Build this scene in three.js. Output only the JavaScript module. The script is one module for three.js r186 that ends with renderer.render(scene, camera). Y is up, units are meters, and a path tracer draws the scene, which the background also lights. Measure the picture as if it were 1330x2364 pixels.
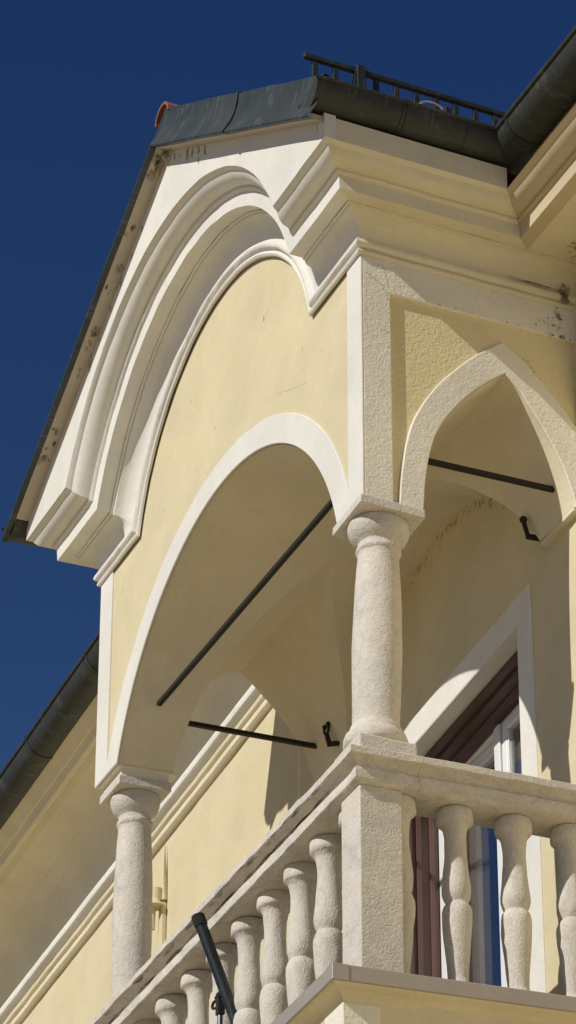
import * as THREE from 'three';
import { mergeGeometries, mergeVertices, toCreasedNormals } from 'three/addons/utils/BufferGeometryUtils.js';
import { RoundedBoxGeometry } from 'three/addons/geometries/RoundedBoxGeometry.js';

// ---------------------------------------------------------------- camera, sky, sun, exposure
const scene = new THREE.Scene();
const PW = 1330, PH = 2364, F = 7935.62, CX = 3137.29, CY = 1394.03;          // lens of the photograph, in its pixels
const camera = new THREE.PerspectiveCamera(2 * Math.atan(CY / F) * 180 / Math.PI, CX / CY, 0.5, 2000);
camera.setViewOffset(2 * CX, 2 * CY, 0, 0, PW, PH);
camera.matrixAutoUpdate = true;
{
  const m = new THREE.Matrix4().makeBasis(new THREE.Vector3(0.603994, -0.149321, -0.782876), new THREE.Vector3(0.467683, 0.861789, 0.196449), new THREE.Vector3(0.64534, -0.484791, 0.59035));
  camera.quaternion.setFromRotationMatrix(m);
  camera.position.set(11.28098, -7.76836, 5.00363);
}
scene.add(camera);
const SUN = new THREE.Vector3(0.175, 0.77, 1).normalize();
const sun = new THREE.DirectionalLight(new THREE.Color(1, 0.965, 0.9), 3.82);
sun.position.copy(SUN).multiplyScalar(30); sun.target.position.set(-1.5, 0, 0);
sun.castShadow = true; sun.shadow.mapSize.set(4096, 4096);
Object.assign(sun.shadow.camera, { left: -8, right: 8, top: 8, bottom: -8, near: 1, far: 70 });
scene.add(sun, sun.target);
{ // clear deep blue sky, paler towards the horizon
  const w = 16, h = 256, a = new Float32Array(w * h * 4);
  const stops = [[-90, 0.2, 0.19, 0.17], [-1, 0.22, 0.26, 0.3], [0, 0.22, 0.34, 0.56], [12, 0.105, 0.2, 0.43], [24, 0.033, 0.08, 0.2], [30, 0.0195, 0.0525, 0.152], [34, 0.0155, 0.0435, 0.131], [39.5, 0.0108, 0.0345, 0.114], [50, 0.0095, 0.029, 0.1], [90, 0.008, 0.021, 0.08]];
  for (let j = 0; j < h; j++) {
    const el = ((j + 0.5) / h - 0.5) * 180; let k = 0; while (k < stops.length - 2 && el > stops[k + 1][0]) k++;
    const [e0, ...c0] = stops[k], [e1, ...c1] = stops[k + 1], t = Math.min(1, Math.max(0, (el - e0) / (e1 - e0)));
    for (let i = 0; i < w; i++) { const o = (j * w + i) * 4; for (let q = 0; q < 3; q++) a[o + q] = c0[q] + (c1[q] - c0[q]) * t; a[o + 3] = 1; }
  }
  const t = new THREE.DataTexture(a, w, h, THREE.RGBAFormat, THREE.FloatType);
  t.mapping = THREE.EquirectangularReflectionMapping; t.magFilter = t.minFilter = THREE.LinearFilter; t.needsUpdate = true;
  scene.background = t; scene.environment = t;
}
const renderer = new THREE.WebGLRenderer({ antialias: true });
renderer.toneMapping = THREE.LinearToneMapping; renderer.toneMappingExposure = 1;
renderer.shadowMap.enabled = true; renderer.setSize(576, 1024);

// ---------------------------------------------------------------- helpers
const V = (x, y, z) => new THREE.Vector3(x, y, z);
let seed = 7; const rnd = () => { seed = (seed * 16807) % 2147483647; return seed / 2147483647; };
const hash = (x, y, z) => { let h = Math.imul(x | 0, 374761393) ^ Math.imul(y | 0, 668265263) ^ Math.imul(z | 0, 2147483647 - 1013); h = Math.imul(h ^ (h >>> 13), 1274126177); return ((h ^ (h >>> 16)) >>> 0) / 4294967296; };
const sm = (t) => t * t * (3 - 2 * t), mix = (a, b, t) => a + (b - a) * t;
function noise3(x, y, z) {
  const i = Math.floor(x), j = Math.floor(y), k = Math.floor(z), u = sm(x - i), v = sm(y - j), w = sm(z - k);
  const c = (a, b, d) => hash(i + a, j + b, k + d);
  return mix(mix(mix(c(0, 0, 0), c(1, 0, 0), u), mix(c(0, 1, 0), c(1, 1, 0), u), v), mix(mix(c(0, 0, 1), c(1, 0, 1), u), mix(c(0, 1, 1), c(1, 1, 1), u), v), w) * 2 - 1;
}
function pnoise(x, y, n, s) { // periodic value noise, n cells over [0,1)
  x *= n; y *= n; const i = Math.floor(x), j = Math.floor(y), u = sm(x - i), v = sm(y - j), W = (a) => ((a % n) + n) % n;
  return mix(mix(hash(W(i), W(j), s), hash(W(i + 1), W(j), s), u), mix(hash(W(i), W(j + 1), s), hash(W(i + 1), W(j + 1), s), u), v);
}
function tex(size, fn, color) {
  const a = new Uint8Array(size * size * 4);
  for (let j = 0; j < size; j++) for (let i = 0; i < size; i++) {
    const c = fn(i / size, j / size), o = (j * size + i) * 4, g = (x) => Math.max(0, Math.min(255, Math.round(x * 255)));
    if (typeof c === 'number') a[o] = a[o + 1] = a[o + 2] = g(c); else { a[o] = g(c[0]); a[o + 1] = g(c[1]); a[o + 2] = g(c[2]); }
    a[o + 3] = 255;
  }
  const t = new THREE.DataTexture(a, size, size); t.wrapS = t.wrapT = THREE.RepeatWrapping; t.magFilter = THREE.LinearFilter; t.minFilter = THREE.LinearMipmapLinearFilter; t.generateMipmaps = true;
  if (color) t.colorSpace = THREE.SRGBColorSpace; t.needsUpdate = true; return t;
}
const ridge = (v) => 1 - Math.abs(v * 2 - 1);
const T = {
  smooth: tex(512, (x, y) => 0.35 * pnoise(x, y, 6, 1) + 0.35 * pnoise(x, y, 26, 2) + 0.3 * pnoise(x, y, 80, 3)),
  rough: tex(1024, (x, y) => { const w = 0.012 * pnoise(x, y, 40, 9), q = 0.012 * pnoise(x, y, 40, 10); return 0.18 * pnoise(x, y, 14, 4) + 0.3 * pnoise(x + w, y + q, 70, 5) + 0.27 * ridge(pnoise(x + q, y + w, 110, 7)) + 0.25 * pnoise(x, y, 190, 6); }),
  stone: tex(1024, (x, y) => { const p = pnoise(x, y, 260, 12), q = pnoise(x, y, 130, 13); return 0.25 * pnoise(x, y, 18, 11) + 0.4 * Math.min(1, Math.max(0, q * 1.7)) + 0.35 * Math.min(1, p * 1.5); }),
  mottle: tex(512, (x, y) => { const v = 0.905 + 0.095 * (0.45 * pnoise(x, y, 3, 21) + 0.3 * pnoise(x, y, 11, 22) + 0.25 * pnoise(x, y, 70, 23)); return [v, v * (0.992 + 0.008 * pnoise(x, y, 9, 24)), v * (0.97 + 0.03 * pnoise(x, y, 7, 25))]; }, true),
  stoneCol: tex(1024, (x, y) => {
    const a = pnoise(x, y, 5, 31), b = pnoise(x, y, 22, 32), c = pnoise(x, y, 90, 33), d = pnoise(x, y, 240, 35), vein = Math.pow(ridge(pnoise(x + 0.05 * b, y + 0.05 * a, 5, 34)), 26);
    const v = 0.84 + 0.06 * a + 0.05 * b + 0.06 * c + 0.05 * d - 0.06 * vein; return [v, v * (0.985 - 0.01 * a), v * (0.955 - 0.03 * a)];
  }, true),
  metal: tex(512, (x, y) => { // weathered sheet with run marks down its height
    const s = pnoise(x, y * 0.25 + 0.1, 40, 41), f = pnoise(x, y, 120, 42), g = pnoise(x, y, 8, 43), run = Math.max(0, pnoise(x, 0.5, 90, 44) - 0.62) * 4.5 * Math.max(0, pnoise(x, y, 26, 45) - 0.45);
    const v = 0.66 + 0.12 * g + 0.08 * s + 0.07 * f + run; return [v * 0.98, v, v * 1.0];
  }, true),
};
const lin = (r, g, b) => new THREE.Color().setRGB(r, g, b);
const mat = (o) => new THREE.MeshStandardMaterial({ roughness: 0.9, metalness: 0, side: THREE.DoubleSide, ...o });
const M = {
  white: mat({ color: lin(0.81, 0.79, 0.73), map: T.mottle, bumpMap: T.smooth, bumpScale: 0.0012 }),
  whiteRough: mat({ color: lin(0.86, 0.82, 0.71), map: T.mottle, bumpMap: T.rough, bumpScale: 0.003 }),
  yellow: mat({ color: lin(0.73, 0.64, 0.415), map: T.mottle, bumpMap: T.smooth, bumpScale: 0.0012 }),
  yellowRough: mat({ color: lin(0.84, 0.735, 0.45), map: T.mottle, bumpMap: T.rough, bumpScale: 0.0032 }),
  cream: mat({ color: lin(0.79, 0.715, 0.53), map: T.mottle, bumpMap: T.smooth, bumpScale: 0.002 }),
  stone: mat({ color: lin(0.68, 0.655, 0.62), map: T.stoneCol, bumpMap: T.stone, bumpScale: 0.0022 }),
  zinc: mat({ color: lin(0.075, 0.088, 0.09), map: T.metal, roughness: 0.55, metalness: 0.35, bumpMap: T.smooth, bumpScale: 0.001 }),
  gutter: mat({ color: lin(0.075, 0.078, 0.066), map: T.metal, roughness: 0.6, metalness: 0.3, bumpMap: T.smooth, bumpScale: 0.0015 }),
  patina: mat({ color: lin(0.035, 0.052, 0.048), map: T.metal, roughness: 0.7, metalness: 0.2, bumpMap: T.rough, bumpScale: 0.002 }),
  iron: mat({ color: lin(0.022, 0.017, 0.013), roughness: 0.75, metalness: 0.3, bumpMap: T.stone, bumpScale: 0.001 }),
  coping: mat({ color: lin(0.4, 0.355, 0.32), roughness: 0.5, metalness: 0.1, map: T.mottle }),
  brown: mat({ color: lin(0.085, 0.042, 0.03), roughness: 0.45 }),
  brownLight: mat({ color: lin(0.17, 0.092, 0.074), roughness: 0.45 }),
  frame: mat({ color: lin(0.8, 0.8, 0.78), roughness: 0.35 }),
  glass: new THREE.MeshPhysicalMaterial({ color: 0xffffff, roughness: 0.02, transmission: 1, thickness: 0, ior: 1.75, specularIntensity: 1, side: THREE.DoubleSide }),
  room: mat({ color: lin(0.025, 0.025, 0.025) }),
  curtain: mat({ color: lin(0.05, 0.085, 0.19) }),
  tile: mat({ color: lin(0.3, 0.11, 0.075), map: T.stoneCol, bumpMap: T.stone, bumpScale: 0.003 }),
  ground: mat({ color: lin(0.44, 0.35, 0.205), map: T.mottle, bumpMap: T.rough, bumpScale: 0.004 }),
  mould: mat({ color: lin(0.1, 0.072, 0.036), roughness: 1, transparent: true, opacity: 0.62 }),
  eave: mat({ color: lin(0.6, 0.51, 0.34), map: T.mottle, bumpMap: T.smooth, bumpScale: 0.0012 }),  // cream darkened to stand in for a shadow over the right-hand eave
  creamRough: mat({ color: lin(0.76, 0.68, 0.48), map: T.mottle, bumpMap: T.rough, bumpScale: 0.002 }),
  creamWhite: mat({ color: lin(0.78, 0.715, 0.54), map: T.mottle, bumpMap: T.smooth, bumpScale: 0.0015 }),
  greyStone: mat({ color: lin(0.17, 0.157, 0.135), map: T.stoneCol }),
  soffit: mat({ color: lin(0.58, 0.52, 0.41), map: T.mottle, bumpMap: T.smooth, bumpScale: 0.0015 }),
  floor: mat({ color: lin(0.2, 0.17, 0.13), map: T.mottle }),
  dark: mat({ color: lin(0.02, 0.018, 0.015), roughness: 1 }),
  silver: mat({ color: lin(0.55, 0.57, 0.6), roughness: 0.35, metalness: 0.8 }),
};
function uvBox(g0) { // uv in metres, projected along each face's main axis
  const g = g0.index ? g0.toNonIndexed() : g0, p = g.attributes.position, uv = new Float32Array(p.count * 2), a = V(), b = V(), c = V(), n = V();
  for (let i = 0; i < p.count; i += 3) {
    a.fromBufferAttribute(p, i); b.fromBufferAttribute(p, i + 1); c.fromBufferAttribute(p, i + 2);
    n.crossVectors(b.clone().sub(a), c.clone().sub(a)); const x = Math.abs(n.x), y = Math.abs(n.y), z = Math.abs(n.z);
    for (const [k, q] of [a, b, c].entries()) { const o = (i + k) * 2; if (z >= x && z >= y) { uv[o] = q.x; uv[o + 1] = q.y; } else if (x >= y) { uv[o] = q.z + 0.37; uv[o + 1] = q.y; } else { uv[o] = q.x; uv[o + 1] = q.z + 0.61; } }
  }
  g.setAttribute('uv', new THREE.BufferAttribute(uv, 2)); for (const k of Object.keys(g.attributes)) if (!['position', 'normal', 'uv'].includes(k)) g.deleteAttribute(k);
  return g;
}
function wobble(g, amp, freq) { const p = g.attributes.position; for (let i = 0; i < p.count; i++) { const x = p.getX(i) * freq, y = p.getY(i) * freq, z = p.getZ(i) * freq; p.setXYZ(i, p.getX(i) + amp * noise3(x, y, z), p.getY(i) + amp * noise3(x + 31, y, z), p.getZ(i) + amp * noise3(x, y + 57, z)); } return g; }
function skin(rows, { closed = false, crease = 0.55, amp = 0, freq = 9 } = {}) { // rows[i][j]: grid of points -> smooth sheet with creases
  const nr = rows.length, nc = rows[0].length, pos = [], idx = [];
  for (const r of rows) for (const q of r) pos.push(q.x, q.y, q.z);
  for (let i = 0; i < (closed ? nr : nr - 1); i++) for (let j = 0; j < nc - 1; j++) { const a = i * nc + j, b = ((i + 1) % nr) * nc + j; idx.push(a, b, a + 1, b, b + 1, a + 1); }
  const g = new THREE.BufferGeometry(); g.setAttribute('position', new THREE.Float32BufferAttribute(pos, 3)); g.setIndex(idx);
  if (amp) wobble(g, amp, freq);
  return uvBox(toCreasedNormals(g, crease));
}
function remap(g0, fn, crease = 0.5) { // moves an extrusion by fn(x, y, z) -> [x, y, z]
  const g = g0.index ? g0.toNonIndexed() : g0, p = g.attributes.position;
  for (let i = 0; i < p.count; i++) p.setXYZ(i, ...fn(p.getX(i), p.getY(i), p.getZ(i)));
  const a = fn(0, 0, 0), d = [fn(1, 0, 0), fn(0, 1, 0), fn(0, 0, 1)].map((q) => V(q[0] - a[0], q[1] - a[1], q[2] - a[2]));
  if (d[0].dot(V().crossVectors(d[1], d[2])) < 0) for (let i = 0; i < p.count; i += 3) { const t = [p.getX(i), p.getY(i), p.getZ(i)]; p.setXYZ(i, p.getX(i + 1), p.getY(i + 1), p.getZ(i + 1)); p.setXYZ(i + 1, ...t); }
  g.deleteAttribute('normal'); g.deleteAttribute('uv');
  return uvBox(toCreasedNormals(mergeVertices(g, 1e-5), crease));
}
function poly(pts, holes = []) { const s = new THREE.Shape(pts.map((q) => new THREE.Vector2(q[0], q[1]))); for (const h of holes) s.holes.push(new THREE.Path(h.map((q) => new THREE.Vector2(q[0], q[1])))); return s; }
function extrude(pts, depth, { holes, bevel = 0 } = {}) {
  return new THREE.ExtrudeGeometry(poly(pts, holes), bevel ? { depth: depth - bevel, bevelEnabled: true, bevelThickness: bevel, bevelSize: bevel, bevelOffset: -bevel, bevelSegments: 1 } : { depth, bevelEnabled: false });
}
const exZ = (pts, z0, z1, o) => remap(extrude(pts, z1 - z0, o), (x, y, z) => [x, y, z + z0]);                 // outline in x, y
const exX = (pts, x0, x1, o) => remap(extrude(pts, Math.abs(x1 - x0), o), (z, y, d) => [x0 + Math.sign(x1 - x0) * d, y, z]);   // outline in z, y; the bevelled face is x1
function box(x0, x1, y0, y1, z0, z1, r = 0) {
  const g = r ? new RoundedBoxGeometry(x1 - x0, y1 - y0, z1 - z0, 2, r) : new THREE.BoxGeometry(x1 - x0, y1 - y0, z1 - z0);
  g.translate((x0 + x1) / 2, (y0 + y1) / 2, (z0 + z1) / 2); return uvBox(g);
}
function lathe(prof, seg = 40, amp = 0, s = 0) {
  const g = new THREE.LatheGeometry(prof.map((q) => new THREE.Vector2(q[0], q[1])), seg), p = g.attributes.position, uv = g.attributes.uv;
  for (let i = 0; i < p.count; i++) { uv.setXY(i, uv.getX(i) * 0.55, p.getY(i) + s * 0.31); }
  if (amp) for (let i = 0; i < p.count; i++) { const x = p.getX(i), y = p.getY(i), z = p.getZ(i), n = amp * (noise3(x * 22 + s * 7, y * 22, z * 22) + 0.5 * noise3(x * 50, y * 50 + s, z * 50)), r = Math.hypot(x, z) || 1; p.setXYZ(i, x + x / r * n, y + 0.4 * n, z + z / r * n); }
  g.computeVertexNormals(); const nn = g.attributes.normal, np = prof.length; for (let j = 0; j < np; j++) { const a = j, b = seg * np + j; const v = V(nn.getX(a) + nn.getX(b), nn.getY(a) + nn.getY(b), nn.getZ(a) + nn.getZ(b)).normalize(); nn.setXYZ(a, v.x, v.y, v.z); nn.setXYZ(b, v.x, v.y, v.z); if (amp) p.setXYZ(b, p.getX(a), p.getY(a), p.getZ(a)); }
  return g.toNonIndexed();
}
function rod(a, b, r, seg = 10, flat) { // round or square bar from a to b
  const d = b.clone().sub(a), g = flat ? new THREE.BoxGeometry(flat, d.length(), r * 2) : new THREE.CylinderGeometry(r, r, d.length(), seg);
  g.applyQuaternion(new THREE.Quaternion().setFromUnitVectors(V(0, 1, 0), d.clone().normalize())); g.translate((a.x + b.x) / 2, (a.y + b.y) / 2, (a.z + b.z) / 2); return uvBox(g);
}
const tube = (pts, r, n = 24, seg = 8) => uvBox(new THREE.TubeGeometry(new THREE.CatmullRomCurve3(pts), n, r, seg));
const merge = (list) => mergeGeometries(list.map((g) => (g.index ? g.toNonIndexed() : g)));
const used = {}; const numbered = (n) => { used[n] = (used[n] ?? -1) + 1; return used[n] ? n + '_' + String(used[n]).padStart(3, '0') : n; };
function thing(name, label, category, base = V(0, 0, 0), group) { const o = new THREE.Group(); o.name = numbered(name); o.position.copy(base); o.userData = { label, category }; if (group) o.userData.group = group; scene.add(o); o.userData.base = undefined; delete o.userData.base; return o; }
function part(name, g, m, parent, label) { // geometry is given in world metres; parent is an unrotated group
  if (Array.isArray(g)) g = merge(g);
  const o = new THREE.Mesh(g, m); o.name = name; o.castShadow = o.receiveShadow = true;
  const at = V(); for (let q = parent; q && q !== scene; q = q.parent) at.add(q.position); g.translate(-at.x, -at.y, -at.z);
  if (label) o.userData.label = label; parent.add(o); return o;
}

// ---------------------------------------------------------------- ground
{
  const g = new THREE.PlaneGeometry(900, 900, 1, 1).rotateX(-Math.PI / 2).translate(0, -9.37, 0); const uv = g.attributes.uv; for (let i = 0; i < uv.count; i++) uv.setXY(i, uv.getX(i) * 900, uv.getY(i) * 900);
  const o = new THREE.Mesh(g, M.ground); o.name = 'ground'; o.receiveShadow = true; o.userData = { kind: 'structure', label: 'pale paved square in front of the building' }; scene.add(o);
}

// ---------------------------------------------------------------- loggia
const XL = -2.99, XM = -1.5;                       // right face at x = 0, left face at x = XL
const YB = 1.215;                                  // foot of the cornice
const loggia = thing('loggia', 'projecting cream and white loggia with gabled front, big round arch and pointed side arch', 'loggia', V(-1.5, -9.37, 0));
const fC = [-1.505, -0.329], fI = [1.295, 1.268], fO = [1.435, 1.403];
const fArch = (x, r = fI) => { const t = (x - fC[0]) / r[0]; return Math.abs(t) >= 1 ? -9 : fC[1] + r[1] * Math.sqrt(1 - t * t); };
function arcPts(r, yR, yL, n = 64) { // from the right foot over the top to the left foot
  const a0 = Math.asin((yR - fC[1]) / r[1]), a1 = Math.PI - Math.asin((yL - fC[1]) / r[1]); const out = [];
  for (let i = 0; i <= n; i++) { const a = a0 + (a1 - a0) * i / n; out.push([fC[0] + r[0] * Math.cos(a), fC[1] + r[1] * Math.sin(a)]); } return out;
}
const YL = 0.118;                                  // the left pier stops higher than the right one
{ // front wall, its white trim
  const inner = arcPts(fI, 0, YL);
  part('front_wall', exZ([[-0.02, 0], [-0.02, 2.05], [XL + 0.02, 2.05], [XL + 0.02, YL], ...inner.slice().reverse()], -0.26, -0.008), M.yellow, loggia);
  const xr = -0.14, xl = XL + 0.15, yr = fArch(xr, fO), yl = Math.max(YL + 0.03, fArch(xl, fO));
  const band = arcPts(fO, yr, yl).slice(1, -1);
  const trim = [[0, 0], [0, YB + 0.01], [xr, YB + 0.01], [xr, yr], ...band, [xl, yl], [xl, YB + 0.01], [XL, YB + 0.01], [XL, YL], ...inner.slice().reverse()];
  part('front_trim', exZ(trim, -0.0075, 0, { bevel: 0.003 }), M.white, loggia);
}
// pointed side arch: inner and outer outline, z and y
const gIn = [[-0.262, 0], [-0.267, 0.032], [-0.274, 0.136], [-0.29, 0.25], [-0.313, 0.353], [-0.352, 0.452], [-0.421, 0.562], [-0.5, 0.66], [-0.57, 0.73], [-0.648, 0.795], [-0.714, 0.727], [-0.762, 0.652], [-0.819, 0.561], [-0.875, 0.455], [-0.918, 0.35], [-0.944, 0.26], [-0.956, 0.205]];
const gOut = [[-0.16, 0.0], [-0.167, 0.11], [-0.179, 0.214], [-0.196, 0.32], [-0.224, 0.426], [-0.27, 0.53], [-0.342, 0.65], [-0.407, 0.732], [-0.479, 0.812], [-0.55, 0.88], [-0.642, 0.955], [-0.69, 0.925], [-0.74, 0.885], [-0.797, 0.822], [-0.86, 0.755], [-0.923, 0.68], [-0.98, 0.6]];
function smooth2(pts, apex, n = 8) { // splines the two branches of an outline, keeping the point of the arch sharp
  const sp = (q) => new THREE.CatmullRomCurve3(q.map((p) => V(p[0], p[1], 0)), false, 'centripetal').getPoints(q.length * n >> 1).map((p) => [p.x, p.y]);
  return [...sp(pts.slice(0, apex + 1)), ...sp(pts.slice(apex)).slice(1)];
}
const gInL = [[-0.262, 0.118], [-0.273, 0.22], [-0.298, 0.36], [-0.335, 0.48], [-0.388, 0.6], [-0.465, 0.72], [-0.55, 0.81], [-0.62, 0.862], [-0.685, 0.886], [-0.781, 0.794], [-0.886, 0.679], [-0.972, 0.565], [-1.035, 0.43], [-1.075, 0.3], [-1.09, 0.2], [-1.095, 0.118]];
const GI = smooth2(gIn, 9), GO = smooth2(gOut, 10), GL = smooth2(gInL, 8), GLO = GL.map(([z, y]) => { const dz = z + 0.685, dy = y - 0.1, q = Math.hypot(dz, dy) || 1; return [z + 0.11 * dz / q, y + 0.13 * dy / q]; });
function sideWall(mx, foot, gi, go, zw, fe) { // mx maps x of the right-hand side
  const end = gi[gi.length - 1];
  part('side_wall', exX([[-0.011, foot + 0.002], [-0.011, YB + 0.09], [zw, YB + 0.09], [zw, fe + 0.002], [end[0], fe + 0.002], ...gi.slice(1, -1).reverse(), [gi[0][0], foot + 0.002]], mx(-0.26), mx(-0.018)), M.yellowRough, loggia);
  part('side_trim', exX([[-0.009, foot + 0.001], [-0.009, YB + 0.01], [zw, YB + 0.01], [zw, 1.052], [-0.133, 1.054], [-0.133, foot + 0.001]], mx(-0.0175), mx(0), { bevel: 0.004 }), M.whiteRough, loggia);
  part('side_arch_band', exX([[go[0][0], foot - 0.012], ...go.slice(1, -1), ...(go[go.length - 1][1] > 0.3 ? [[-0.985, 0.6], [-0.985, fe - 0.003]] : [[zw, 0.3], [zw, fe - 0.003]]), [end[0], fe - 0.003], ...gi.slice(1, -1).reverse(), [gi[0][0], foot - 0.012]], mx(-0.0172), mx(-0.003), { bevel: 0.004 }), M.whiteRough, loggia);
}
const ident = (x) => x, mirror = (x) => XL - x;
sideWall(ident, 0, GI, GO, -1.06, 0.2); sideWall(mirror, YL, GL, GLO.filter(([z]) => z > -1.12), -1.15, YL);
{ // groined vault: a barrel from front to back cut by the two pointed side vaults; it also lines the arches
  const xOf = (y) => fC[0] + (fI[0] - 0.003) * Math.sqrt(Math.max(0, 1 - ((y - fC[1]) / (fI[1] - 0.003)) ** 2));   // right-hand x where the barrel has height y
  const list = [], N = 36, xT = [];
  const sides = [[1, GI, 0.003, (x) => x, 0.795, -0.648, 0.003, -0.02], [-1, GL, YL + 0.003, (x) => 2 * fC[0] - x, 0.886, -0.685, 0, -0.04]];
  for (const [s, G, y0, mxx, top, zA] of sides) {
    const t1 = top - 0.003, gY = (z) => { for (let i = 0; i < G.length - 1; i++) if (z <= G[i][0] && z >= G[i + 1][0]) { const t = (z - G[i][0]) / (G[i + 1][0] - G[i][0] || 1); return mix(G[i][1], G[i + 1][1], t) - 0.003; } return -1; };
    const zOf = (y, back) => { let lo = zA, hi = back ? G[G.length - 1][0] : G[0][0]; for (let k = 0; k < 40; k++) { const m = (lo + hi) / 2; if (gY(m) > y) lo = m; else hi = m; } return (lo + hi) / 2; };
    for (const back of [false, true]) {
      const barrel = [[], [], [], []], side = [[], [], [], []], out = s > 0 ? -0.012 : 2 * fC[0] - XL - 0.012;
      for (let i = 0; i <= N; i++) {
        const y = mix(back && s > 0 ? 0.207 : y0, t1, Math.pow(i / N, 0.85)), x = xOf(y), z = zOf(y, back), e = back ? -1.15 : -0.012;
        for (let k = 0; k < 4; k++) { barrel[k].push(V(mxx(x), y, mix(e, z, k / 3))); side[k].push(V(mxx(mix(out, x, k / 3)), y, z)); }
      }
      list.push(skin(barrel, { crease: 0.9 }), skin(side, { crease: 0.9 }));
    }
    xT.push([mxx(xOf(t1)), zA]);
  }
  const crown = [[], [], [], [], []]; for (let i = 0; i <= 48; i++) { const x = mix(xT[0][0], xT[1][0], i / 48), zc = mix(xT[0][1], xT[1][1], i / 48), t = (x - fC[0]) / (fI[0] - 0.003), y = fC[1] + (fI[1] - 0.003) * Math.sqrt(1 - t * t); [-0.012, zc * 0.6, zc, -0.95, -1.15].forEach((z, k) => crown[k].push(V(x, y, z))); }
  list.push(skin(crown, { crease: 0.9 }));
  part('vault', list, M.cream, loggia);
  part('springer', wobble(box(-0.337, -0.022, 0.186, 0.2065, -1.05, -0.9535, 0.006), 0.002, 14), M.cream, loggia);
}
// cornice profile: d = projection, h = height above the cornice foot
const PA = [[0.002, 0], [0.012, 0.003], [0.017, 0.012], [0.013, 0.024], [0.006, 0.029], [0.019, 0.033], [0.027, 0.042], [0.029, 0.053], [0.024, 0.066], [0.013, 0.073], [0.011, 0.082], [0.013, 0.1], [0.02, 0.125], [0.034, 0.15], [0.056, 0.168], [0.08, 0.176], [0.083, 0.186], [0.094, 0.186], [0.094, 0.193]];
const PBn = [[0.094, 0.193], [0.158, 0.193], [0.161, 0.259], [0.17, 0.262], [0.177, 0.27], [0.174, 0.281], [0.19, 0.284], [0.212, 0.29], [0.231, 0.303], [0.244, 0.32], [0.25, 0.332], [0.262, 0.336], [0.273, 0.345]];
const AR = { cx: -1.5, cy: 0.966, R: 1.022 };
function frontRun(d, h) { // the cornice along the front: right mitre, level, up over the arch, level, left mitre
  const y = YB + 0.02 + h - 0.02, R = AR.R + h, t = Math.asin(Math.min(1, (y - AR.cy) / R)), xr = AR.cx + R * Math.cos(t), xl = AR.cx - R * Math.cos(t), out = [];
  for (let i = 0; i <= 6; i++) out.push(V(mix(d, xr, i / 6), y, d));
  for (let i = 1; i <= 72; i++) { const a = mix(t, Math.PI - t, i / 72); out.push(V(AR.cx + R * Math.cos(a), AR.cy + R * Math.sin(a), d)); }
  for (let i = 1; i <= 6; i++) out.push(V(mix(xl, XL - d, i / 6), y, d));
  return out;
}
const Wz = (x) => -0.985 + 0.04 * x;               // face of the main wall
const cR = -0.823, cL = -0.768;                    // main eave: right and left of the loggia
const lerpN = (a, b, n) => Array.from({ length: n + 1 }, (_, i) => a.clone().lerp(b, i / n));
{
  const o1 = { amp: 0.0016, freq: 13 }, o2 = { amp: 0.0018, freq: 11 };
  part('lower_moulding', skin(PA.map(([d, h]) => frontRun(d, h)), o1), M.white, loggia);
  part('lower_moulding', skin(PA.map(([d, h]) => lerpN(V(d, YB + h, -1.0), V(d, YB + h, d), 16)), o1), M.creamWhite, loggia);  // right side: white toned cream in place of yellow bounce light
  part('lower_moulding', skin(PA.map(([d, h]) => lerpN(V(XL - d, YB + h, d), V(XL - d, YB + h, -1.12), 16)), o1), M.white, loggia);
  part('upper_moulding', skin(PBn.map(([d, h]) => frontRun(d, h)), o2), M.white, loggia);
  part('upper_moulding', skin(PBn.map(([d, h]) => lerpN(V(d, YB + h, cR + d), V(d, YB + h, d), 14)), o2), M.creamWhite, loggia);  // same cream tone, painted-in bounce light on the right side
  part('upper_moulding', skin(PBn.map(([d, h]) => lerpN(V(XL - d, YB + h, d), V(XL - d, YB + h, -1.12), 14)), o2), M.white, loggia);
  // flat band above the cornice on the two sides
  part('cornice_band', box(0.2, 0.2725, 1.56, 1.672, cR + 0.27, 0.222), M.creamWhite, loggia);  // right band toned to match the painted-in bounce of the cornice
  part('cornice_band', box(XL - 0.2725, XL - 0.2, 1.56, 1.672, cL + 0.27, 0.222), M.whiteRough, loggia);
}
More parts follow.
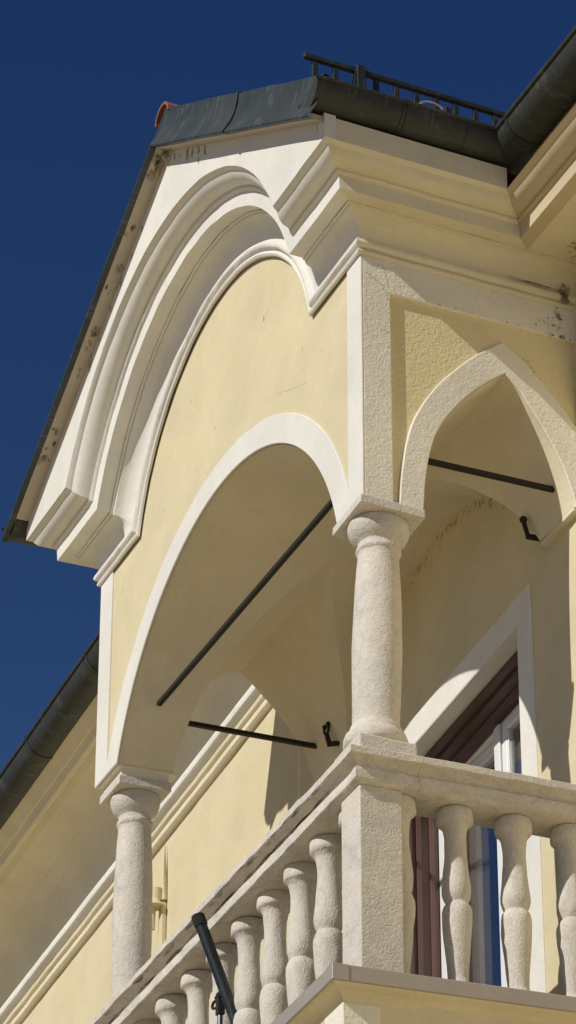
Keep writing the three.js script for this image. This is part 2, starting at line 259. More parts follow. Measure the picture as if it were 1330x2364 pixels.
// gable
const GX = -1.495, GY = 2.705, GM = 0.605; const gableY = (x) => GY - GM * Math.abs(x - GX);
{
  const y0 = YB + 0.345, R = AR.R + 0.345, t = Math.asin((y0 - AR.cy) / R), arc = []; for (let i = 0; i <= 64; i++) { const a = mix(Math.PI - t, t, i / 64); arc.push([AR.cx + R * Math.cos(a), AR.cy + R * Math.sin(a)]); }
  part('pediment', exZ([[XL - 0.273, y0], ...arc, [0.273, y0], [0.273, gableY(0.273) + 0.05], [GX, GY + 0.05], [XL - 0.273, gableY(XL - 0.273) + 0.05]], 0.223, 0.273), M.white, loggia);
  const xr = 0.262, xl = -3.235;
  const slab = (a, b, lift, th, z0, z1) => exZ([[a, gableY(a) + lift], [b, gableY(b) + lift], [b, gableY(b) + lift + th], [a, gableY(a) + lift + th]], z0, z1);
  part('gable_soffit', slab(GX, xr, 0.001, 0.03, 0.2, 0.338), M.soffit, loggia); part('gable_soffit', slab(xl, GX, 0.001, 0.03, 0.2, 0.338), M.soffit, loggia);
  part('roof_slope', slab(GX, 0.26, 0.1, 0.04, -4, 0.285), M.tile, loggia); part('roof_slope', slab(-3.3, GX, 0.1, 0.04, -4, 0.285), M.tile, loggia);
  // sheet metal verge, hollow in section, in two lengths on the right slope
  const prof = [[0.334, -0.004], [0.352, -0.008], [0.361, -0.008], [0.364, 0.0], [0.36, 0.012], [0.348, 0.034], [0.332, 0.066], [0.318, 0.105], [0.307, 0.15], [0.3, 0.195], [0.296, 0.24], [0.288, 0.247], [0.262, 0.245]];
  const run = (a, b, n = 20, up = 0) => skin(prof.map(([z, h]) => Array.from({ length: n + 1 }, (_, i) => { const x = mix(a, b, i / n); return V(x, gableY(x) + h + up, z + up); })), { amp: 0.0022, freq: 3.2, crease: 0.5 });
  const vr = part('verge_flashing', run(0.318, -0.62), M.zinc, loggia); part('verge_flashing', run(-0.6, GX, 20, 0.003), M.zinc, loggia); part('verge_flashing', run(GX, -3.345, 24, 0.001), M.zinc, loggia);
  part('seam', skin(prof.map(([z, h]) => [V(-0.6, gableY(-0.6) + h, z + 0.006), V(-0.612, gableY(-0.612) + h, z + 0.0065), V(-0.625, gableY(-0.625) + h, z + 0.006)])), M.zinc, vr);
  // clay tiles showing over the peak
  const half = (r, len, th = 0.014) => { const p = []; for (let i = 0; i <= 12; i++) { const a = Math.PI * i / 12; p.push([r * Math.cos(a), r * Math.sin(a)]); } for (let i = 12; i >= 0; i--) { const a = Math.PI * i / 12; p.push([(r - th) * Math.cos(a), (r - th) * Math.sin(a)]); } return extrude(p, len); };
  for (let k = 0; k < 6; k++) part('ridge_tile', remap(half(0.082 - 0.004 * (k % 2), 0.42), (x, y, z) => [x + GX - 0.02, y + 2.885 + 0.02 * (z / 0.42), z * 0.99 - 0.08 - 0.36 * k - 0.03]), M.tile, loggia);
  for (let k = 0; k < 2; k++) { const c = Math.cos(Math.atan(GM)), s = Math.sin(Math.atan(GM)); for (const sd of [1, -1]) part('verge_tile', remap(half(0.075, 0.36), (x, y, z) => [GX + sd * (0.1 + 0.17 * k * 1.05 + (z - 0.05) * c * 0.6 + y * s * 0.5), 2.885 - GM * (0.1 + 0.17 * k * 1.05) - (z - 0.05) * s * 0.6 + y * 0.62, 0.2 + x]), M.tile, loggia); }
}
// ---- gutters (loggia and main eave share one profile)
const GC = [0.253, 1.792], GR = 0.098;
const gutProf = []; for (let i = 0; i <= 18; i++) { const a = Math.PI + Math.PI * i / 18; gutProf.push([GC[0] + GR * Math.cos(a), GC[1] + GR * Math.sin(a)]); }
for (let i = 0; i <= 10; i++) { const a = -Math.PI / 2 + 0.6 + 2 * Math.PI * 0.8 * i / 10; gutProf.push([GC[0] + GR + 0.002 + 0.011 * Math.cos(a), GC[1] + 0.008 + 0.011 * Math.sin(a)]); }
const gutStrap = []; for (let i = 0; i <= 18; i++) { const a = Math.PI + Math.PI * i / 18; gutStrap.push([GC[0] + (GR + 0.004) * Math.cos(a), GC[1] + (GR + 0.004) * Math.sin(a)]); } gutStrap.push([GC[0] + GR + 0.016, GC[1] + 0.01], [GC[0] + GR + 0.01, GC[1] + 0.022]);
const gutCap = (fn) => { const s = poly([...gutProf.slice(0, 19)]); const g = new THREE.ShapeGeometry(s); return remap(g, (x, y) => fn(x, y)); };
const gutW = (rows, w = 0.002) => skin(rows, { amp: w, freq: 2.3, crease: 0.7 });
{
  const gr = part('gutter', [gutW(gutProf.map(([d, y]) => lerpN(V(d, y, 0.335), V(d, y, cR + d), 20))), gutCap((d, y) => [d, y, 0.333])], M.gutter, loggia, 'dark half-round gutter along the right side of the loggia');
  const strap = (z, w, parent, m = M.gutter) => part('gutter_strap', skin(gutStrap.map(([d, y]) => [V(d, y, z - w / 2), V(d, y, z + w / 2)]), { crease: 0.7 }), m, parent);
  strap(-0.055, 0.022, gr); strap(-0.06, 0.006, gr); strap(-0.34, 0.004, gr);
  const gl = part('gutter', [gutW(gutProf.map(([d, y]) => lerpN(V(XL - d - 0.085, y - 0.098, 0.335), V(XL - d - 0.085, y - 0.098, -0.9), 20))), gutCap((d, y) => [XL - d - 0.085, y - 0.098, 0.333])], M.gutter, loggia);
  part('gutter_strap', skin(gutStrap.map(([d, y]) => [V(XL - d - 0.085, y - 0.098, -0.1), V(XL - d - 0.085, y - 0.098, -0.08)]), { crease: 0.7 }), M.gutter, gl);
}
// ---- iron tie rods
for (const [a, b] of [[V(-0.13, 0.34, -0.30), V(-0.13, 0.345, -1.0)], [V(-2.86, 0.478, -0.3), V(-2.86, 0.476, -1.085)], [V(-0.4, 0.35, -0.13), V(-2.55, 0.37, -0.13)]]) {
  part('tie_rod', rod(a, b, 0.0105, 8, 0.02), M.iron, loggia);
}
// ---- balcony slab, metal coping, storey below
{
  part('balcony_slab', box(XL - 0.236, 0.236, -2.286, -2.2225, -1.2, 0.236), M.cream, loggia);
  part('floor', box(XL - 0.1, 0.1, -2.2224, -2.16, -1.2, 0.1), M.floor, loggia);
  const cp = (pts) => pts; const e = 0.242, y0 = -2.285, y1 = -2.221;
  part('metal_coping', [exX([[-1.0, y0], [e - 0.06, y0], [e - 0.06, y1], [-1.0, y1]], 0.2365, e, { bevel: 0.003 }), box(0.09, 0.2364, -2.2219, -2.219, -1.0, e - 0.062)], M.coping, loggia);
  part('metal_coping', [exZ([[XL - e, y0], [e - 0.0605, y0], [e - 0.0605, y1], [XL - e, y1]], 0.2365, e, { bevel: 0.003 }), box(XL - 0.236, 0.2364, -2.2219, -2.2188, 0.09, 0.2364)], M.coping, loggia);
  part('coping_corner', [exX([[e - 0.062, y0 - 0.001], [e + 0.003, y0 - 0.001], [e + 0.003, y1 + 0.001], [e - 0.062, y1 + 0.001]], 0.2365, e + 0.003, { bevel: 0.002 }), exZ([[e - 0.062, y0 - 0.001], [e + 0.0025, y0 - 0.001], [e + 0.0025, y1 + 0.001], [e - 0.062, y1 + 0.001]], 0.2365, e + 0.0028, { bevel: 0.002 })], M.coping, loggia);
  // hollow underside running in to the wall of the storey below
  const cov = [[0.236, -2.2865], [0.228, -2.292], [0.2, -2.302], [0.18, -2.318], [0.17, -2.34], [0.165, -2.42], [0.165, -9.37]];
  part('lower_wall', skin(cov.map(([d, y]) => [V(d, y, -1.2), V(d, y, d), V(XL - d, y, d), V(XL - d, y, -1.2)])), M.creamRough, loggia);
  part('corner_pilaster', box(0.006, 0.174, -3.4, -2.337, 0.03, 0.174, 0.004), M.whiteRough, loggia);
}

// ---------------------------------------------------------------- main building
const house = thing('main_building', 'cream plastered main building wall with deep eaves, gutters and a balcony door', 'building', V(-4, -9.37, -1));
const WM = new THREE.Matrix4().makeRotationY(-Math.atan(0.04)).setPosition(0, 0, -0.985);   // wall frame: u along the wall, y, n out of it
const W = (g) => { g.applyMatrix4(WM); return g; };
const wBox = (u0, u1, y0, y1, n0, n1, r) => W(box(u0, u1, y0, y1, n0, n1, r));
const D0 = -2.2, D1 = -0.69, DT = -0.013, DB = -2.16;
{
  part('front_wall', W(exZ([[-14, -9.37], [0.25, -9.37], [0.25, 1.42], [-14, 1.42]], -0.3, 0, { holes: [[[D0, DB], [D1, DB], [D1, DT], [D0, DT]]] })), M.yellow, house);
  part('front_wall', box(0.26, 9, -9.37, 1.42, -1.285, -0.985), M.yellow, house);
  part('door_surround', W(exZ([[D0 - 0.15, DB], [D0, DB], [D0, DT], [D1, DT], [D1, DB], [D1 + 0.15, DB], [D1 + 0.15, DT + 0.14], [D0 - 0.15, DT + 0.14]], 0.0005, 0.005, { bevel: 0.002 })), M.white, house);
  part('door_reveal', [wBox(D0 + 0.0005, D1 - 0.0005, DT - 0.004, DT - 0.0005, -0.079, 0.004), wBox(D0 + 0.0005, D0 + 0.004, DB, DT - 0.0045, -0.079, 0.004), wBox(D1 - 0.004, D1 - 0.0005, DB, DT - 0.0045, -0.079, 0.004)], M.white, house);
  // string moulding under the eave on the left
  const sp = [[0, 1.135], [0.018, 1.137], [0.03, 1.15], [0.033, 1.168], [0.027, 1.186], [0.014, 1.196], [0.012, 1.214], [0.03, 1.22], [0.036, 1.245], [0.05, 1.252], [0.066, 1.268], [0.071, 1.292], [0.062, 1.318], [0.045, 1.334], [0.012, 1.343], [0, 1.36]];
  const smd = (q) => W(skin(q.map(([n, y]) => lerpN(V(-14, y, n), V(-3.005, y, n), 120)), { amp: 0.002, freq: 8 }));
  part('string_moulding', smd(sp.slice(8)), M.white, house); part('string_moulding', smd(sp.slice(0, 9)), M.cream, house);
  // eave: soffit, fascia and its mouldings
  const L = (x) => 0.04 * (x + 4.51), LG = -0.535 - GC[0] - GR;
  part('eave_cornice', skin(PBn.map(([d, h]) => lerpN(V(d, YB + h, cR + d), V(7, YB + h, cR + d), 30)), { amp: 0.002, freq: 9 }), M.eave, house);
  const E = (x) => 0.04 * (x + 5.2), eave = (pts) => skin(pts.map(([z, y]) => lerpN(V(-3.1, y, z + E(-3.1)), V(-14, y, z + E(-14)), 70)), { amp: 0.002, freq: 7, crease: 0.5 });
  part('eave_cornice', eave([[-0.6, 1.9], [-0.655, 1.86], [-0.66, 1.81], [-0.69, 1.79], [-0.757, 1.724], [-0.766, 1.726], [-0.776, 1.712], [-0.79, 1.692], [-0.806, 1.687], [-0.82, 1.695], [-0.826, 1.706], [-0.858, 1.688]]), M.cream, house);
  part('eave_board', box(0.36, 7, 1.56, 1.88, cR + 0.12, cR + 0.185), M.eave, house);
  part('eave_soffit', box(0.094, 7, 1.408, 1.43, -1.0, cR + 0.094), M.cream, house);
  const cove = []; for (let i = 0; i <= 18; i++) { const a = Math.PI / 2 * i / 18; cove.push([-0.8585 - 0.318 * Math.sin(a) * 0.92 - 0.318 * 0.08 * i / 18, 1.688 - 0.345 * (1 - Math.cos(a)) * 0.75 - 0.345 * 0.25 * i / 18]); }
  for (const [a, b, k] of [[0, 6, 0], [6, 12, 1], [12, 18, 2]]) part('cove_board', eave(cove.slice(a, b + 1).map(([z, y], i, l) => [z, y + 0.002 * k])), M.creamWhite, house);
  part('roof_slope', remap(extrude([[0, 0], [1, 0.62], [1, 0.68], [0, 0.06]], 21), (x, y, z) => [-14 + z, 1.74 + y * 5, -0.9 - x * 5]), M.tile, house);
  // gutters
  const g1 = part('gutter', gutW(gutProf.map(([d, y]) => lerpN(V(d, y, cR + d), V(7, y, cR + d), 40)), 0.0025), M.gutter, house, 'dark half-round gutter of the right-hand eave');
  for (const [x, w] of [[0.44, 0.012], [1.6, 0.012]]) part('gutter_strap', skin(gutStrap.map(([d, y]) => [V(x, y, cR + d), V(x + w, y, cR + d)]), { crease: 0.7 }), M.gutter, g1);
  const g2 = part('gutter', gutW(gutProf.map(([d, y]) => lerpN(V(-3.2, y + 0.078, LG + d + L(-3.2)), V(-14, y + 0.078, LG + d + L(-14)), 60)), 0.0025), M.gutter, house, 'dark half-round gutter of the left-hand eave');
  for (const x of [-4.72, -5.72, -6.8]) part('gutter_strap', skin(gutStrap.map(([d, y]) => [V(x, y + 0.078, LG + d + L(x)), V(x - 0.014, y + 0.078, LG + d + L(x))]), { crease: 0.7 }), M.gutter, g2);
  // balcony door
  const door = new THREE.Group(); door.name = 'balcony_door'; house.add(door);
  const ribs = (u, s) => [wBox(Math.min(u, u + s * 0.03), Math.max(u, u + s * 0.03), DB, DT - 0.03, -0.235, -0.085), wBox(Math.min(u, u + s * 0.042), Math.max(u, u + s * 0.042), DB, DT - 0.03, -0.15, -0.128), wBox(Math.min(u, u + s * 0.042), Math.max(u, u + s * 0.042), DB, DT - 0.03, -0.105, -0.086), wBox(Math.min(u, u + s * 0.04), Math.max(u, u + s * 0.04), DB, DT - 0.03, -0.215, -0.195)];
  part('shutter_guide', ribs(D0 + 0.001, 1), M.brownLight, door); part('shutter_guide', ribs(D1 - 0.001, -1), M.brownLight, door);
  part('shutter_box', [wBox(D0 + 0.001, D1 - 0.001, DT - 0.03, DT - 0.001, -0.235, -0.08), wBox(D0 + 0.04, D1 - 0.04, DT - 0.05, DT - 0.0305, -0.235, -0.12), wBox(D0 + 0.04, D1 - 0.04, DT - 0.062, DT - 0.051, -0.235, -0.17)], M.brown, door);
  const fr = [], z0 = -0.3, z1 = -0.238;
  part('door_frame', [wBox(D0 + 0.031, D0 + 0.09, DB, DT - 0.031, z0, z1, 0.006), wBox(D1 - 0.09, D1 - 0.031, DB, DT - 0.031, z0, z1, 0.006), wBox(D0 + 0.09, D1 - 0.09, DT - 0.075, DT - 0.031, z0, z1, 0.006)], M.frame, door);
  const c = (D0 + D1) / 2 + 0.01;
  for (const [a, b, ajar] of [[D0 + 0.092, c - 0.002, 0.075], [c + 0.002, D1 - 0.092, 0]]) {
    const w = 0.075, tw = 0.055, t = DT - 0.077, zz = [-0.29, -0.228];
    const turn = (g) => { g.translate(-a, 0, 0.228); g.applyMatrix4(new THREE.Matrix4().makeRotationY(ajar)); g.translate(a, 0, -0.228); return W(g); }, lb = (...q) => turn(box(...q));
    part('door_leaf', [lb(a, a + w, DB + 0.02, t, ...zz, 0.008), lb(b - w, b, DB + 0.02, t, ...zz, 0.008), lb(a + w, b - w, t - tw, t, ...zz, 0.008), lb(a + w, b - w, DB + 0.02, DB + 0.13, ...zz, 0.008)], M.frame, door);
    for (const q of [[a + w, a + w + 0.014], [b - w - 0.014, b - w]]) part('glazing_bead', lb(...q, DB + 0.13, t - tw, -0.25, -0.232, 0.003), M.frame, door);
    for (const n of [-0.244, -0.262]) part('glass_pane', lb(a + w + 0.0145, b - w - 0.0145, DB + 0.131, t - tw - 0.001, n - 0.002, n), M.glass, door);
  }
  part('astragal', wBox(c - 0.03, c + 0.03, DB + 0.02, DT - 0.08, -0.226, -0.214, 0.004), M.frame, door);
  part('dark_room', W(uvBox(mergeGeometries([box(D0 - 1, D1 + 1, DB - 0.1, DB - 0.05, -3, -0.31), box(D0 - 1, D1 + 1, 0.3, 0.35, -3, -0.31), box(D0 - 1, D1 + 1, DB - 0.1, 0.35, -3.05, -3), box(D0 - 1.05, D0 - 1, DB - 0.1, 0.35, -3, -0.31), box(D1 + 1, D1 + 1.05, DB - 0.1, 0.35, -3, -0.31)]))), M.room, house);
  // two iron hooks on the wall
  const hook = (u, y, fork) => {
    const b = V(u, y, 0).applyMatrix4(WM), q = (dx, dy, dz) => b.clone().add(V(dx, dy, dz)), g = [rod(q(fork ? 0.09 : 0.02, -0.004, -0.05), q(0, 0, 0.09), 0.0095, 8, 0.019)];
    if (fork) g.push(rod(q(0, -0.01, 0.08), q(0, 0.052, 0.095), 0.0085, 8, 0.017), tube([q(0, 0.048, 0.095), q(-0.02, 0.066, 0.096), q(-0.025, 0.088, 0.097), q(-0.02, 0.1, 0.097)], 0.0065), tube([q(0, 0.048, 0.095), q(0.02, 0.066, 0.095), q(0.024, 0.088, 0.095), q(0.017, 0.1, 0.095)], 0.0065), uvBox(new THREE.SphereGeometry(0.012, 10, 8).translate(...q(-0.02, 0.1, 0.097).toArray())), uvBox(new THREE.SphereGeometry(0.012, 10, 8).translate(...q(0.017, 0.1, 0.095).toArray())));
    else g.push(rod(q(0, -0.01, 0.08), q(0, 0.068, 0.1), 0.0075, 8, 0.015), uvBox(new THREE.SphereGeometry(0.017, 12, 10).translate(...q(0, 0.082, 0.102).toArray())));
    return g;
  };
  part('wall_hook', hook(-0.375, 0.245, false), M.iron, house, 'dark iron hook with a ball end by the pointed arch'); part('wall_hook', hook(-2.69, 0.4, true), M.iron, house, 'dark iron hook with a forked end beside the column');
}

// ---------------------------------------------------------------- columns
function makeColumn(label) {
  const t = thing('stone_column', label, 'column', V(0, 0, 0), 'stone columns carrying the front arch');
  part('plinth', wobble(box(-0.122, 0.122, 0, 0.088, -0.122, 0.122, 0.012), 0.002, 20), M.stone, t);
  part('base', lathe([[0.1, 0.086], [0.116, 0.09], [0.124, 0.105], [0.125, 0.125], [0.118, 0.146], [0.104, 0.158], [0.102, 0.172], [0.1, 0.182], [0.094, 0.19], [0.092, 0.2]], 48, 0.0016, 1), M.stone, t);
  part('shaft', lathe([[0.0915, 0.196], [0.0925, 0.26], [0.0945, 0.36], [0.0965, 0.46], [0.0972, 0.56], [0.0962, 0.66], [0.0938, 0.76], [0.0902, 0.86], [0.086, 0.94], [0.0828, 1.0], [0.083, 1.012], [0.086, 1.024]], 48, 0.0015, 2), M.stone, t);
  part('capital', lathe([[0.083, 1.018], [0.0875, 1.022], [0.0905, 1.03], [0.0905, 1.038], [0.087, 1.046], [0.0815, 1.048], [0.081, 1.066], [0.084, 1.072], [0.098, 1.083], [0.112, 1.1], [0.121, 1.122], [0.124, 1.143], [0.121, 1.16], [0.112, 1.167]], 48, 0.0014, 3), M.stone, t);
  part('abacus', wobble(box(-0.14, 0.14, 1.165, 1.209, -0.14, 0.14, 0.006), 0.002, 18), M.stone, t);
  return t;
}
const colA = makeColumn('thicker stone column at the near corner of the balcony, under the joint of both arches');
colA.position.set(-0.073, -1.211, -0.073); colA.rotation.set(-0.042, 0, 0.042);
const colB = colA.clone(); colB.name = numbered('stone_column'); colB.userData = { label: 'slimmer stone column at the far left end of the balcony, before the eave', category: 'column', group: 'stone columns carrying the front arch' };
colB.position.set(-2.853, -1.211, -0.143); colB.rotation.set(0, 0, 0); colB.scale.set(0.88, 1.062, 0.88); scene.add(colB);
part('pier_foot', box(-2.974, -2.722, 0.1125, 0.1194, -0.29, -0.012), M.whiteRough, loggia);
part('pier_foot', box(-2.963, -2.742, 0.07, 0.1175, -0.255, -0.034), M.whiteRough, loggia);

// ---------------------------------------------------------------- balustrade
const bal = thing('balustrade', 'rough stone balustrade with bulbous double balusters and a moulded rail round the balcony', 'balustrade', V(-0.04, -2.16, -0.04));
{
  // rail: d = distance outside the face line, y
  const rp = [[-0.19, -1.211], [0.1, -1.211], [0.104, -1.215], [0.104, -1.242], [0.1, -1.246], [0.082, -1.25], [0.062, -1.262], [0.052, -1.28], [0.066, -1.283], [0.069, -1.287], [0.069, -1.329], [0.065, -1.333], [0.046, -1.345], [-0.13, -1.345], [-0.156, -1.331], [-0.156, -1.285], [-0.138, -1.28], [-0.15, -1.26], [-0.19, -1.245]];
  const stone = (path, s) => { // path: list of functions d -> [x, z]
    const ring = rp.map(([d, y]) => { const out = []; for (let i = 0; i < path.length - 1; i++) { const a = path[i](d), b = path[i + 1](d), a1 = path[i](0.1), b1 = path[i + 1](0.1), n = Math.max(2, Math.ceil(Math.hypot(a1[0] - b1[0], a1[1] - b1[1]) / 0.03)); for (let k = i ? 1 : 0; k <= n; k++) out.push(V(mix(a[0], b[0], k / n), y, mix(a[1], b[1], k / n))); } return out; });
    const g = [skin(ring, { closed: true, amp: 0.0032, freq: 17, crease: 0.6 })];
    for (const e of [0, ring[0].length - 1]) { const tri = THREE.ShapeUtils.triangulateShape(rp.map((q) => new THREE.Vector2(q[0], q[1])), []), pos = []; for (const f of tri) for (const k of f) pos.push(...ring[k][e].toArray()); const c = new THREE.BufferGeometry(); c.setAttribute('position', new THREE.Float32BufferAttribute(pos, 3)); wobble(c, 0.0032, 17); c.computeVertexNormals(); g.push(uvBox(c)); }
    return part('rail_stone', g, M.stone, bal);
  };
  const fr = (x) => (d) => [x, d], sd = (z) => (d) => [d, z], ls = (z) => (d) => [XL - d, z];
  stone([sd(-0.192), (d) => [d, d], fr(-0.216)], 0);
  stone([sd(-1.0), sd(-0.1932)], 1); stone([fr(-0.2172), fr(-1.612)], 2); stone([fr(-1.6135), fr(-2.5)], 3);
  stone([fr(-2.502), (d) => [XL - d, d], ls(-1.0)], 4);
  const post = (x0, x1, z0, z1) => part('post', wobble(box(x0, x1, -2.165, -1.346, z0, z1, 0.006), 0.0022, 21), M.stone, bal);
  post(-0.128, 0.045, -0.128, 0.045); post(XL - 0.045, XL + 0.128, -0.128, 0.045);
  const bp = [[0.0, -1.344], [0.064, -1.344], [0.0705, -1.352], [0.0735, -1.37], [0.0742, -1.392], [0.0728, -1.403], [0.067, -1.41], [0.056, -1.419], [0.0495, -1.436], [0.0458, -1.468], [0.0435, -1.505], [0.0445, -1.54], [0.048, -1.58], [0.052, -1.62], [0.0575, -1.665], [0.059, -1.69], [0.0575, -1.715], [0.052, -1.735], [0.0455, -1.748], [0.0455, -1.752], [0.0545, -1.764], [0.0605, -1.785], [0.062, -1.81], [0.0605, -1.85], [0.056, -1.9], [0.051, -1.955], [0.0455, -2.02], [0.041, -2.075], [0.042, -2.1], [0.056, -2.115], [0.056, -2.17]];
  const geos = [0, 1, 2, 3, 4, 5].map((s) => lathe(bp.map(([r, y], i) => [r * (0.975 + 0.01 * (s - 2.5) + 0.02 * noise3(i * 0.5, s * 9.7, 3)), y + 2.16 + 0.006 * noise3(i * 0.3, s * 5.1, 8)]), 36, 0.0024, s + 5));
  let k = 0; const put = (x, z) => { const o = new THREE.Mesh(geos[(k * 5) % 6], M.stone); o.name = 'baluster'; o.castShadow = o.receiveShadow = true; o.position.set(x + 0.04, 0, z + 0.04); o.rotation.y = k * 1.9; k++; bal.add(o); };
  for (const x of [-0.178, -0.446, -0.714, -0.982, -1.246, -1.514, -1.786, -2.06, -2.336, -2.6, -2.812]) put(x, -0.042 + 0.004 * (rnd() - 0.5));
  for (const z of [-0.148, -0.386, -0.636, -0.875]) put(-0.042, z);
  for (const z of [-0.148, -0.386, -0.636, -0.875]) put(XL + 0.042, z);
}

// ---------------------------------------------------------------- snow guard on the loggia roof
{
  const t = thing('snow_guard', 'dark metal snow guard railing along the roof edge above the right gutter', 'snow guard', V(0.1, 1.95, -0.2));
  const y1 = 2.112, y0 = 1.965, zA = 0.29, zB = -0.72;
  part('top_rail', wobble(box(0.088, 0.112, y1 - 0.012, y1 + 0.012, zB, zA, 0.003), 0.0015, 12), M.patina, t);
  part('bottom_rail', box(0.088, 0.112, y0 - 0.012, y0 + 0.012, zB, zA - 0.05, 0.003), M.patina, t);
  for (let i = 0; i < 11; i++) { const z = 0.241 - 0.0925 * i; if (i === 2) continue; part('bar', box(0.0925, 0.1075, y0 + 0.012, y1 - 0.0125, z - 0.0115, z + 0.0115, 0.002), M.patina, t); }
  const brk = (z) => part('bracket', [box(0.113, 0.128, y0 - 0.09, y1 + 0.02, z - 0.02, z + 0.02, 0.003), exX([[z + 0.022, y0 - 0.09], [z + 0.05, y0 - 0.09], [z + 0.024, y1 - 0.005]], 0.113, 0.122), box(0.07, 0.0875, y0 - 0.09, y1 + 0.02, z - 0.004, z + 0.02, 0.003)], M.patina, t);
  brk(0.04); brk(-0.78);
  const c = thing('cable_clip', 'small curved silver cable with a dark clip on the gutter edge', 'cable', V(0.33, 1.82, -0.2));
  part('cable', tube([V(0.31, 1.83, -0.13), V(0.315, 1.862, -0.15), V(0.318, 1.872, -0.185), V(0.32, 1.862, -0.225), V(0.325, 1.835, -0.25)], 0.006), M.silver, c);
  part('clip', box(0.31, 0.35, 1.805, 1.85, -0.268, -0.235, 0.008), M.iron, c); part('clip', box(0.31, 0.335, 1.8, 1.835, -0.14, -0.125, 0.004), M.iron, c);
}

// ---------------------------------------------------------------- pole holder on the front balustrade
{
  const a = V(-1.31, -1.317, 0.15), b = V(-1.274, -1.776, 0.0), dir = b.clone().sub(a).normalize(), e = a.clone().addScaledVector(dir, 1.15);
  const t = thing('flagpole_holder', 'dark grey metal tube with an end cap leaning out through the front balustrade', 'pole holder', e.clone());
  part('tube', rod(a.clone().addScaledVector(dir, 0.02), e, 0.0235, 20), mat({ color: lin(0.05, 0.055, 0.058), roughness: 0.45, metalness: 0.5, map: T.metal }), t);
  part('cap', [rod(a, a.clone().addScaledVector(dir, 0.045), 0.0268, 20), rod(a.clone().addScaledVector(dir, -0.006), a.clone().addScaledVector(dir, -0.001), 0.022, 20)], M.dark, t);
  const c = V(-1.338, -1.68, 0.04);
  part('clamp', [rod(c.clone().add(V(0, 0.045, 0)), c.clone().add(V(0, -0.05, 0)), 0.014, 8, 0.03), tube([c.clone().add(V(-0.01, 0.025, 0)), c.clone().add(V(-0.05, 0.02, 0.01)), c.clone().add(V(-0.055, 0, 0.01)), c.clone().add(V(-0.015, -0.01, 0))], 0.006), uvBox(new THREE.CylinderGeometry(0.008, 0.008, 0.05, 10).rotateZ(1.57).translate(c.x + 0.005, c.y + 0.03, c.z + 0.01))], M.dark, t);
  for (const [dx, dz] of [[-0.03, 0.0], [0.05, 0.02]]) part('stay', rod(c.clone().add(V(0, -0.045, 0)), c.clone().add(V(dx, -0.6, dz)), 0.0105, 10), mat({ color: lin(0.2, 0.215, 0.22), roughness: 0.4, metalness: 0.7, map: T.metal }), t);
}

// ---------------------------------------------------------------- painted bracket on the left wall
{
  const P = (u, y, n) => V(u, y, n).applyMatrix4(WM), t = thing('wall_bracket', 'yellow painted pipe stub with spike and collar on the wall behind the left column', 'bracket', P(-5.26, 0.6, 0));
  const spike = new THREE.ConeGeometry(0.03, 0.36, 4).rotateY(0.78); spike.scale(0.8, 1, 0.7); spike.translate(-5.245, 0.94, 0.015);
  part('spike', W(uvBox(spike)), M.yellow, t);
  part('collar', [W(uvBox(new THREE.CylinderGeometry(0.03, 0.055, 0.04, 16).translate(-5.265, 0.745, 0.06))), W(uvBox(new THREE.CylinderGeometry(0.034, 0.03, 0.07, 16).translate(-5.265, 0.795, 0.05)))], M.yellow, t);
  part('pipe', [wBox(-5.29, -5.235, 0.2, 0.75, 0.002, 0.028, 0.006), rod(P(-5.28, 0.74, 0.06), P(-5.285, 0.6, 0.06), 0.014, 8)], M.yellow, t);
}

// ---------------------------------------------------------------- mould and dirt on the plaster
const stainMats = [0.22, 0.42, 0.7].map((o) => mat({ color: lin(0.1, 0.07, 0.034), roughness: 1, transparent: true, opacity: o }));
function blots(list, parent, most = 2) { // [centre, normal, direction of spread, spread along, spread across, how many, size, stretch]
  const g = [[], [], []];
  for (const [c, n, a, sa, sb, count, size, st = 1] of list) {
    const b = V().crossVectors(n, a).normalize();
    for (let i = 0; i < count; i++) {
      const u = (rnd() + rnd() + rnd() - 1.5) * sa, v = (rnd() + rnd() + rnd() - 1.5) * sb, lvl = Math.min(most, rnd() < 0.4 ? 0 : rnd() < 0.6 ? 1 : 2), r = size * (0.25 + 1.1 * rnd() * rnd()) * [2.2, 1.2, 0.75][lvl], ctr = c.clone().addScaledVector(a, u).addScaledVector(b, v).addScaledVector(n, 0.0006 + 0.0005 * lvl + 0.0003 * rnd()), k = 13, pos = [], ph = rnd() * 50;
      const q = (j) => { const an = j / k * Math.PI * 2, rr = r * (0.5 + 0.9 * Math.abs(noise3(Math.cos(an) * 2.6 + ph, Math.sin(an) * 2.6, ph))); return ctr.clone().addScaledVector(a, rr * st * Math.cos(an)).addScaledVector(b, rr * Math.sin(an)); };
      for (let j = 0; j < k; j++) pos.push(...ctr.toArray(), ...q(j).toArray(), ...q((j + 1) % k).toArray());
      const o = new THREE.BufferGeometry(); o.setAttribute('position', new THREE.Float32BufferAttribute(pos, 3)); o.computeVertexNormals(); g[lvl].push(uvBox(o));
    }
  }
  g.forEach((l, k) => { if (l.length) part('mould_stain', l, stainMats[k], parent).userData.kind = 'stuff'; });
}
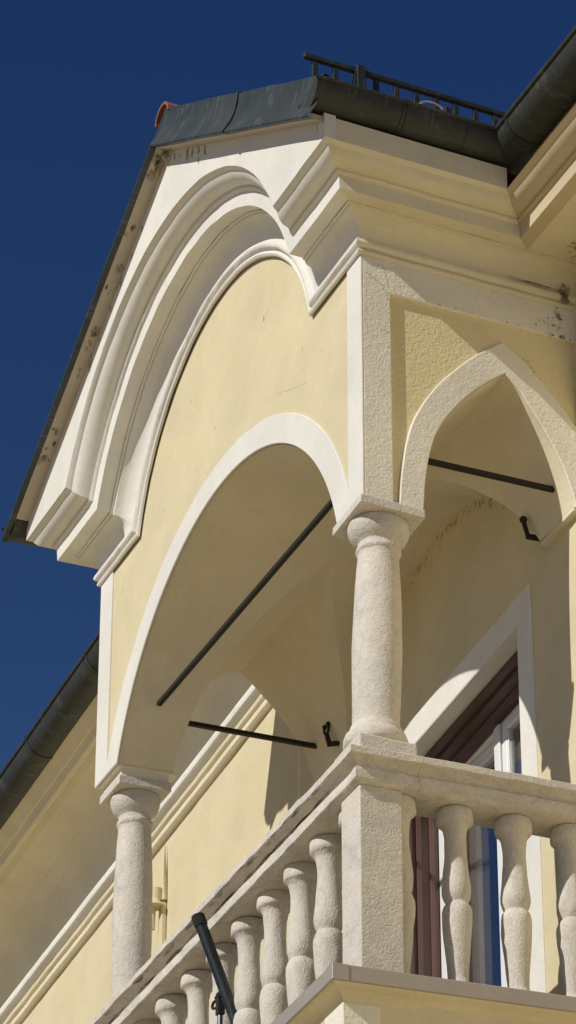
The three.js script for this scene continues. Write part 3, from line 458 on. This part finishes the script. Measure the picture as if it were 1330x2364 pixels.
{
  const Z = V(0, 0, 1), X = V(1, 0, 0), Y = V(0, 1, 0), DN = V(0, -1, 0), nv = (x, y, z) => V(x, y, z).normalize();
  const L = [[V(0.031, 1.285, -0.8), nv(0.8, 0.6, 0), Z, 0.1, 0.012, 46, 0.011, 1.8], [V(0.0015, 1.11, -0.87), X, Z, 0.06, 0.03, 26, 0.006], [V(0.0015, 1.06, -0.9), X, Z, 0.06, 0.008, 16, 0.008], [V(0.0015, 1.06, -0.55), X, Z, 0.25, 0.003, 9, 0.006], [V(0.032, 1.27, -0.93), X, Y, 0.05, 0.025, 34, 0.011, 1.4], [V(0.15, 1.4072, -0.93), DN, X, 0.12, 0.05, 18, 0.011], [V(-0.0022, 0.86, -0.77), X, nv(0, -1, -1), 0.1, 0.012, 16, 0.005], [V(0.0015, 1.18, -0.92), X, Y, 0.05, 0.02, 18, 0.009]];
  // under the gable verge
  for (let i = 0; i < 16; i++) { const x = i < 6 ? -1.42 - 0.2 * rnd() : -1.6 - 1.45 * rnd(); L.push([V(x, gableY(x) - 0.001, 0.305), nv(GM, -1, 0).multiplyScalar(1), nv(-1, -GM, 0), 0.05, 0.03, i < 6 ? 6 : 2 + (4 * rnd() | 0), 0.008 + 0.006 * rnd(), 1.8]); }
  for (let i = 0; i < 7; i++) { const x = -1.5 + 0.075 * i; L.push([V(x, gableY(x) - 0.04, 0.2738), Z, Y, 0.04, 0.02, 6, 0.009, 2.4]); }
  for (let i = 0; i < 8; i++) { const x = -1.55 - 0.13 * i; L.push([V(x, gableY(x) - 0.03, 0.2738), Z, Y, 0.03, 0.03, 3, 0.01, 2]); }
  L.push([V(0.2, gableY(0.2) - 0.03, 0.2738), Z, Y, 0.03, 0.006, 5, 0.009, 2.4]);
  // along the crease of vault and wall
  for (let i = 0; i < 22; i++) { const x = -0.72 - 0.055 * i, p = V(x, fArch(x) - 0.03, 0.001).applyMatrix4(WM); L.push([p, nv(-0.04, 0, 1), Y, 0.05, 0.025, i < 12 ? 5 : 3, 0.009, 1.5]); }
  // specks and short scars on the front wall
  for (const [x, y] of [[-0.42, 0.98], [-1.05, 1.55], [-2.2, 1.2], [-2.62, 0.72], [-1.6, 1.3], [-0.62, 1.12], [-1.9, 1.62]]) L.push([V(x, y, -0.0078), Z, Y, 0.012, 0.006, 3, 0.004, 2.2]);
  blots(L, loggia);
  const crack = (pts, n, w) => { // a hairline crack: a ragged ribbon 1 mm off the plaster
    const P = []; for (let i = 0; i < pts.length - 1; i++) for (let k = 0; k < 8; k++) P.push(pts[i].clone().lerp(pts[i + 1], k / 8).add(V((rnd() - 0.5) * 0.012 * (1 - Math.abs(n.x)), (rnd() - 0.5) * 0.012, (rnd() - 0.5) * 0.012 * (1 - Math.abs(n.z)))));
    const row = [[], []]; P.forEach((p, i) => { const d = (P[i + 1] || p).clone().sub(P[i - 1] || p).normalize(), s = d.cross(n).multiplyScalar(w * (0.25 + 0.75 * rnd())); row[0].push(p.clone().add(s)); row[1].push(p.clone().sub(s)); }); return skin(row);
  };
  const nx = X, nz = Z, a = 0.0008;
  part('crack', [crack([V(a, 1.13, -0.03), V(a, 1.11, -0.07), V(a, 1.08, -0.1), V(a, 1.0, -0.128)], nx, 0.0022), crack([V(a, 1.19, -0.1), V(a, 1.14, -0.118), V(a, 1.06, -0.128)], nx, 0.0018), crack([V(a, 0.86, -0.09), V(a, 0.84, -0.13)], nx, 0.0016), crack([V(-0.6, 1.9, -0.0072), V(-0.62, 1.8, -0.0072), V(-0.7, 1.72, -0.0072)].map((p) => p.add(V(-0.35, -0.2, 0))), nz, 0.0012), crack([V(-2.74, 1.16, -0.0072), V(-2.7, 1.08, -0.0072), V(-2.73, 1.02, -0.0072)], nz, 0.0014), crack([V(-0.9, 1.05, -0.0072), V(-0.7, 0.97, -0.0072), V(-0.55, 0.9, -0.0072)], nz, 0.0011)], stainMats[1], loggia).userData.kind = 'stuff';
  const Q = []; // grime in the hollow of the hand rail
  for (let i = 0; i < 44; i++) { const x = -0.3 - 2.5 * rnd(), w = 0.5 + rnd(); Q.push([V(x, -1.268 + 0.006 * rnd(), 0.0612), nv(0, -0.35, 1), X, 0.12, 0.005, 3, 0.006 * w, 6], [V(x, -1.2482, 0.09), nv(0, -1, 0.1), X, 0.1, 0.012, 1, 0.007 * w, 5]); }
  blots(Q, bal, 0);
}
renderer.render(scene, camera);
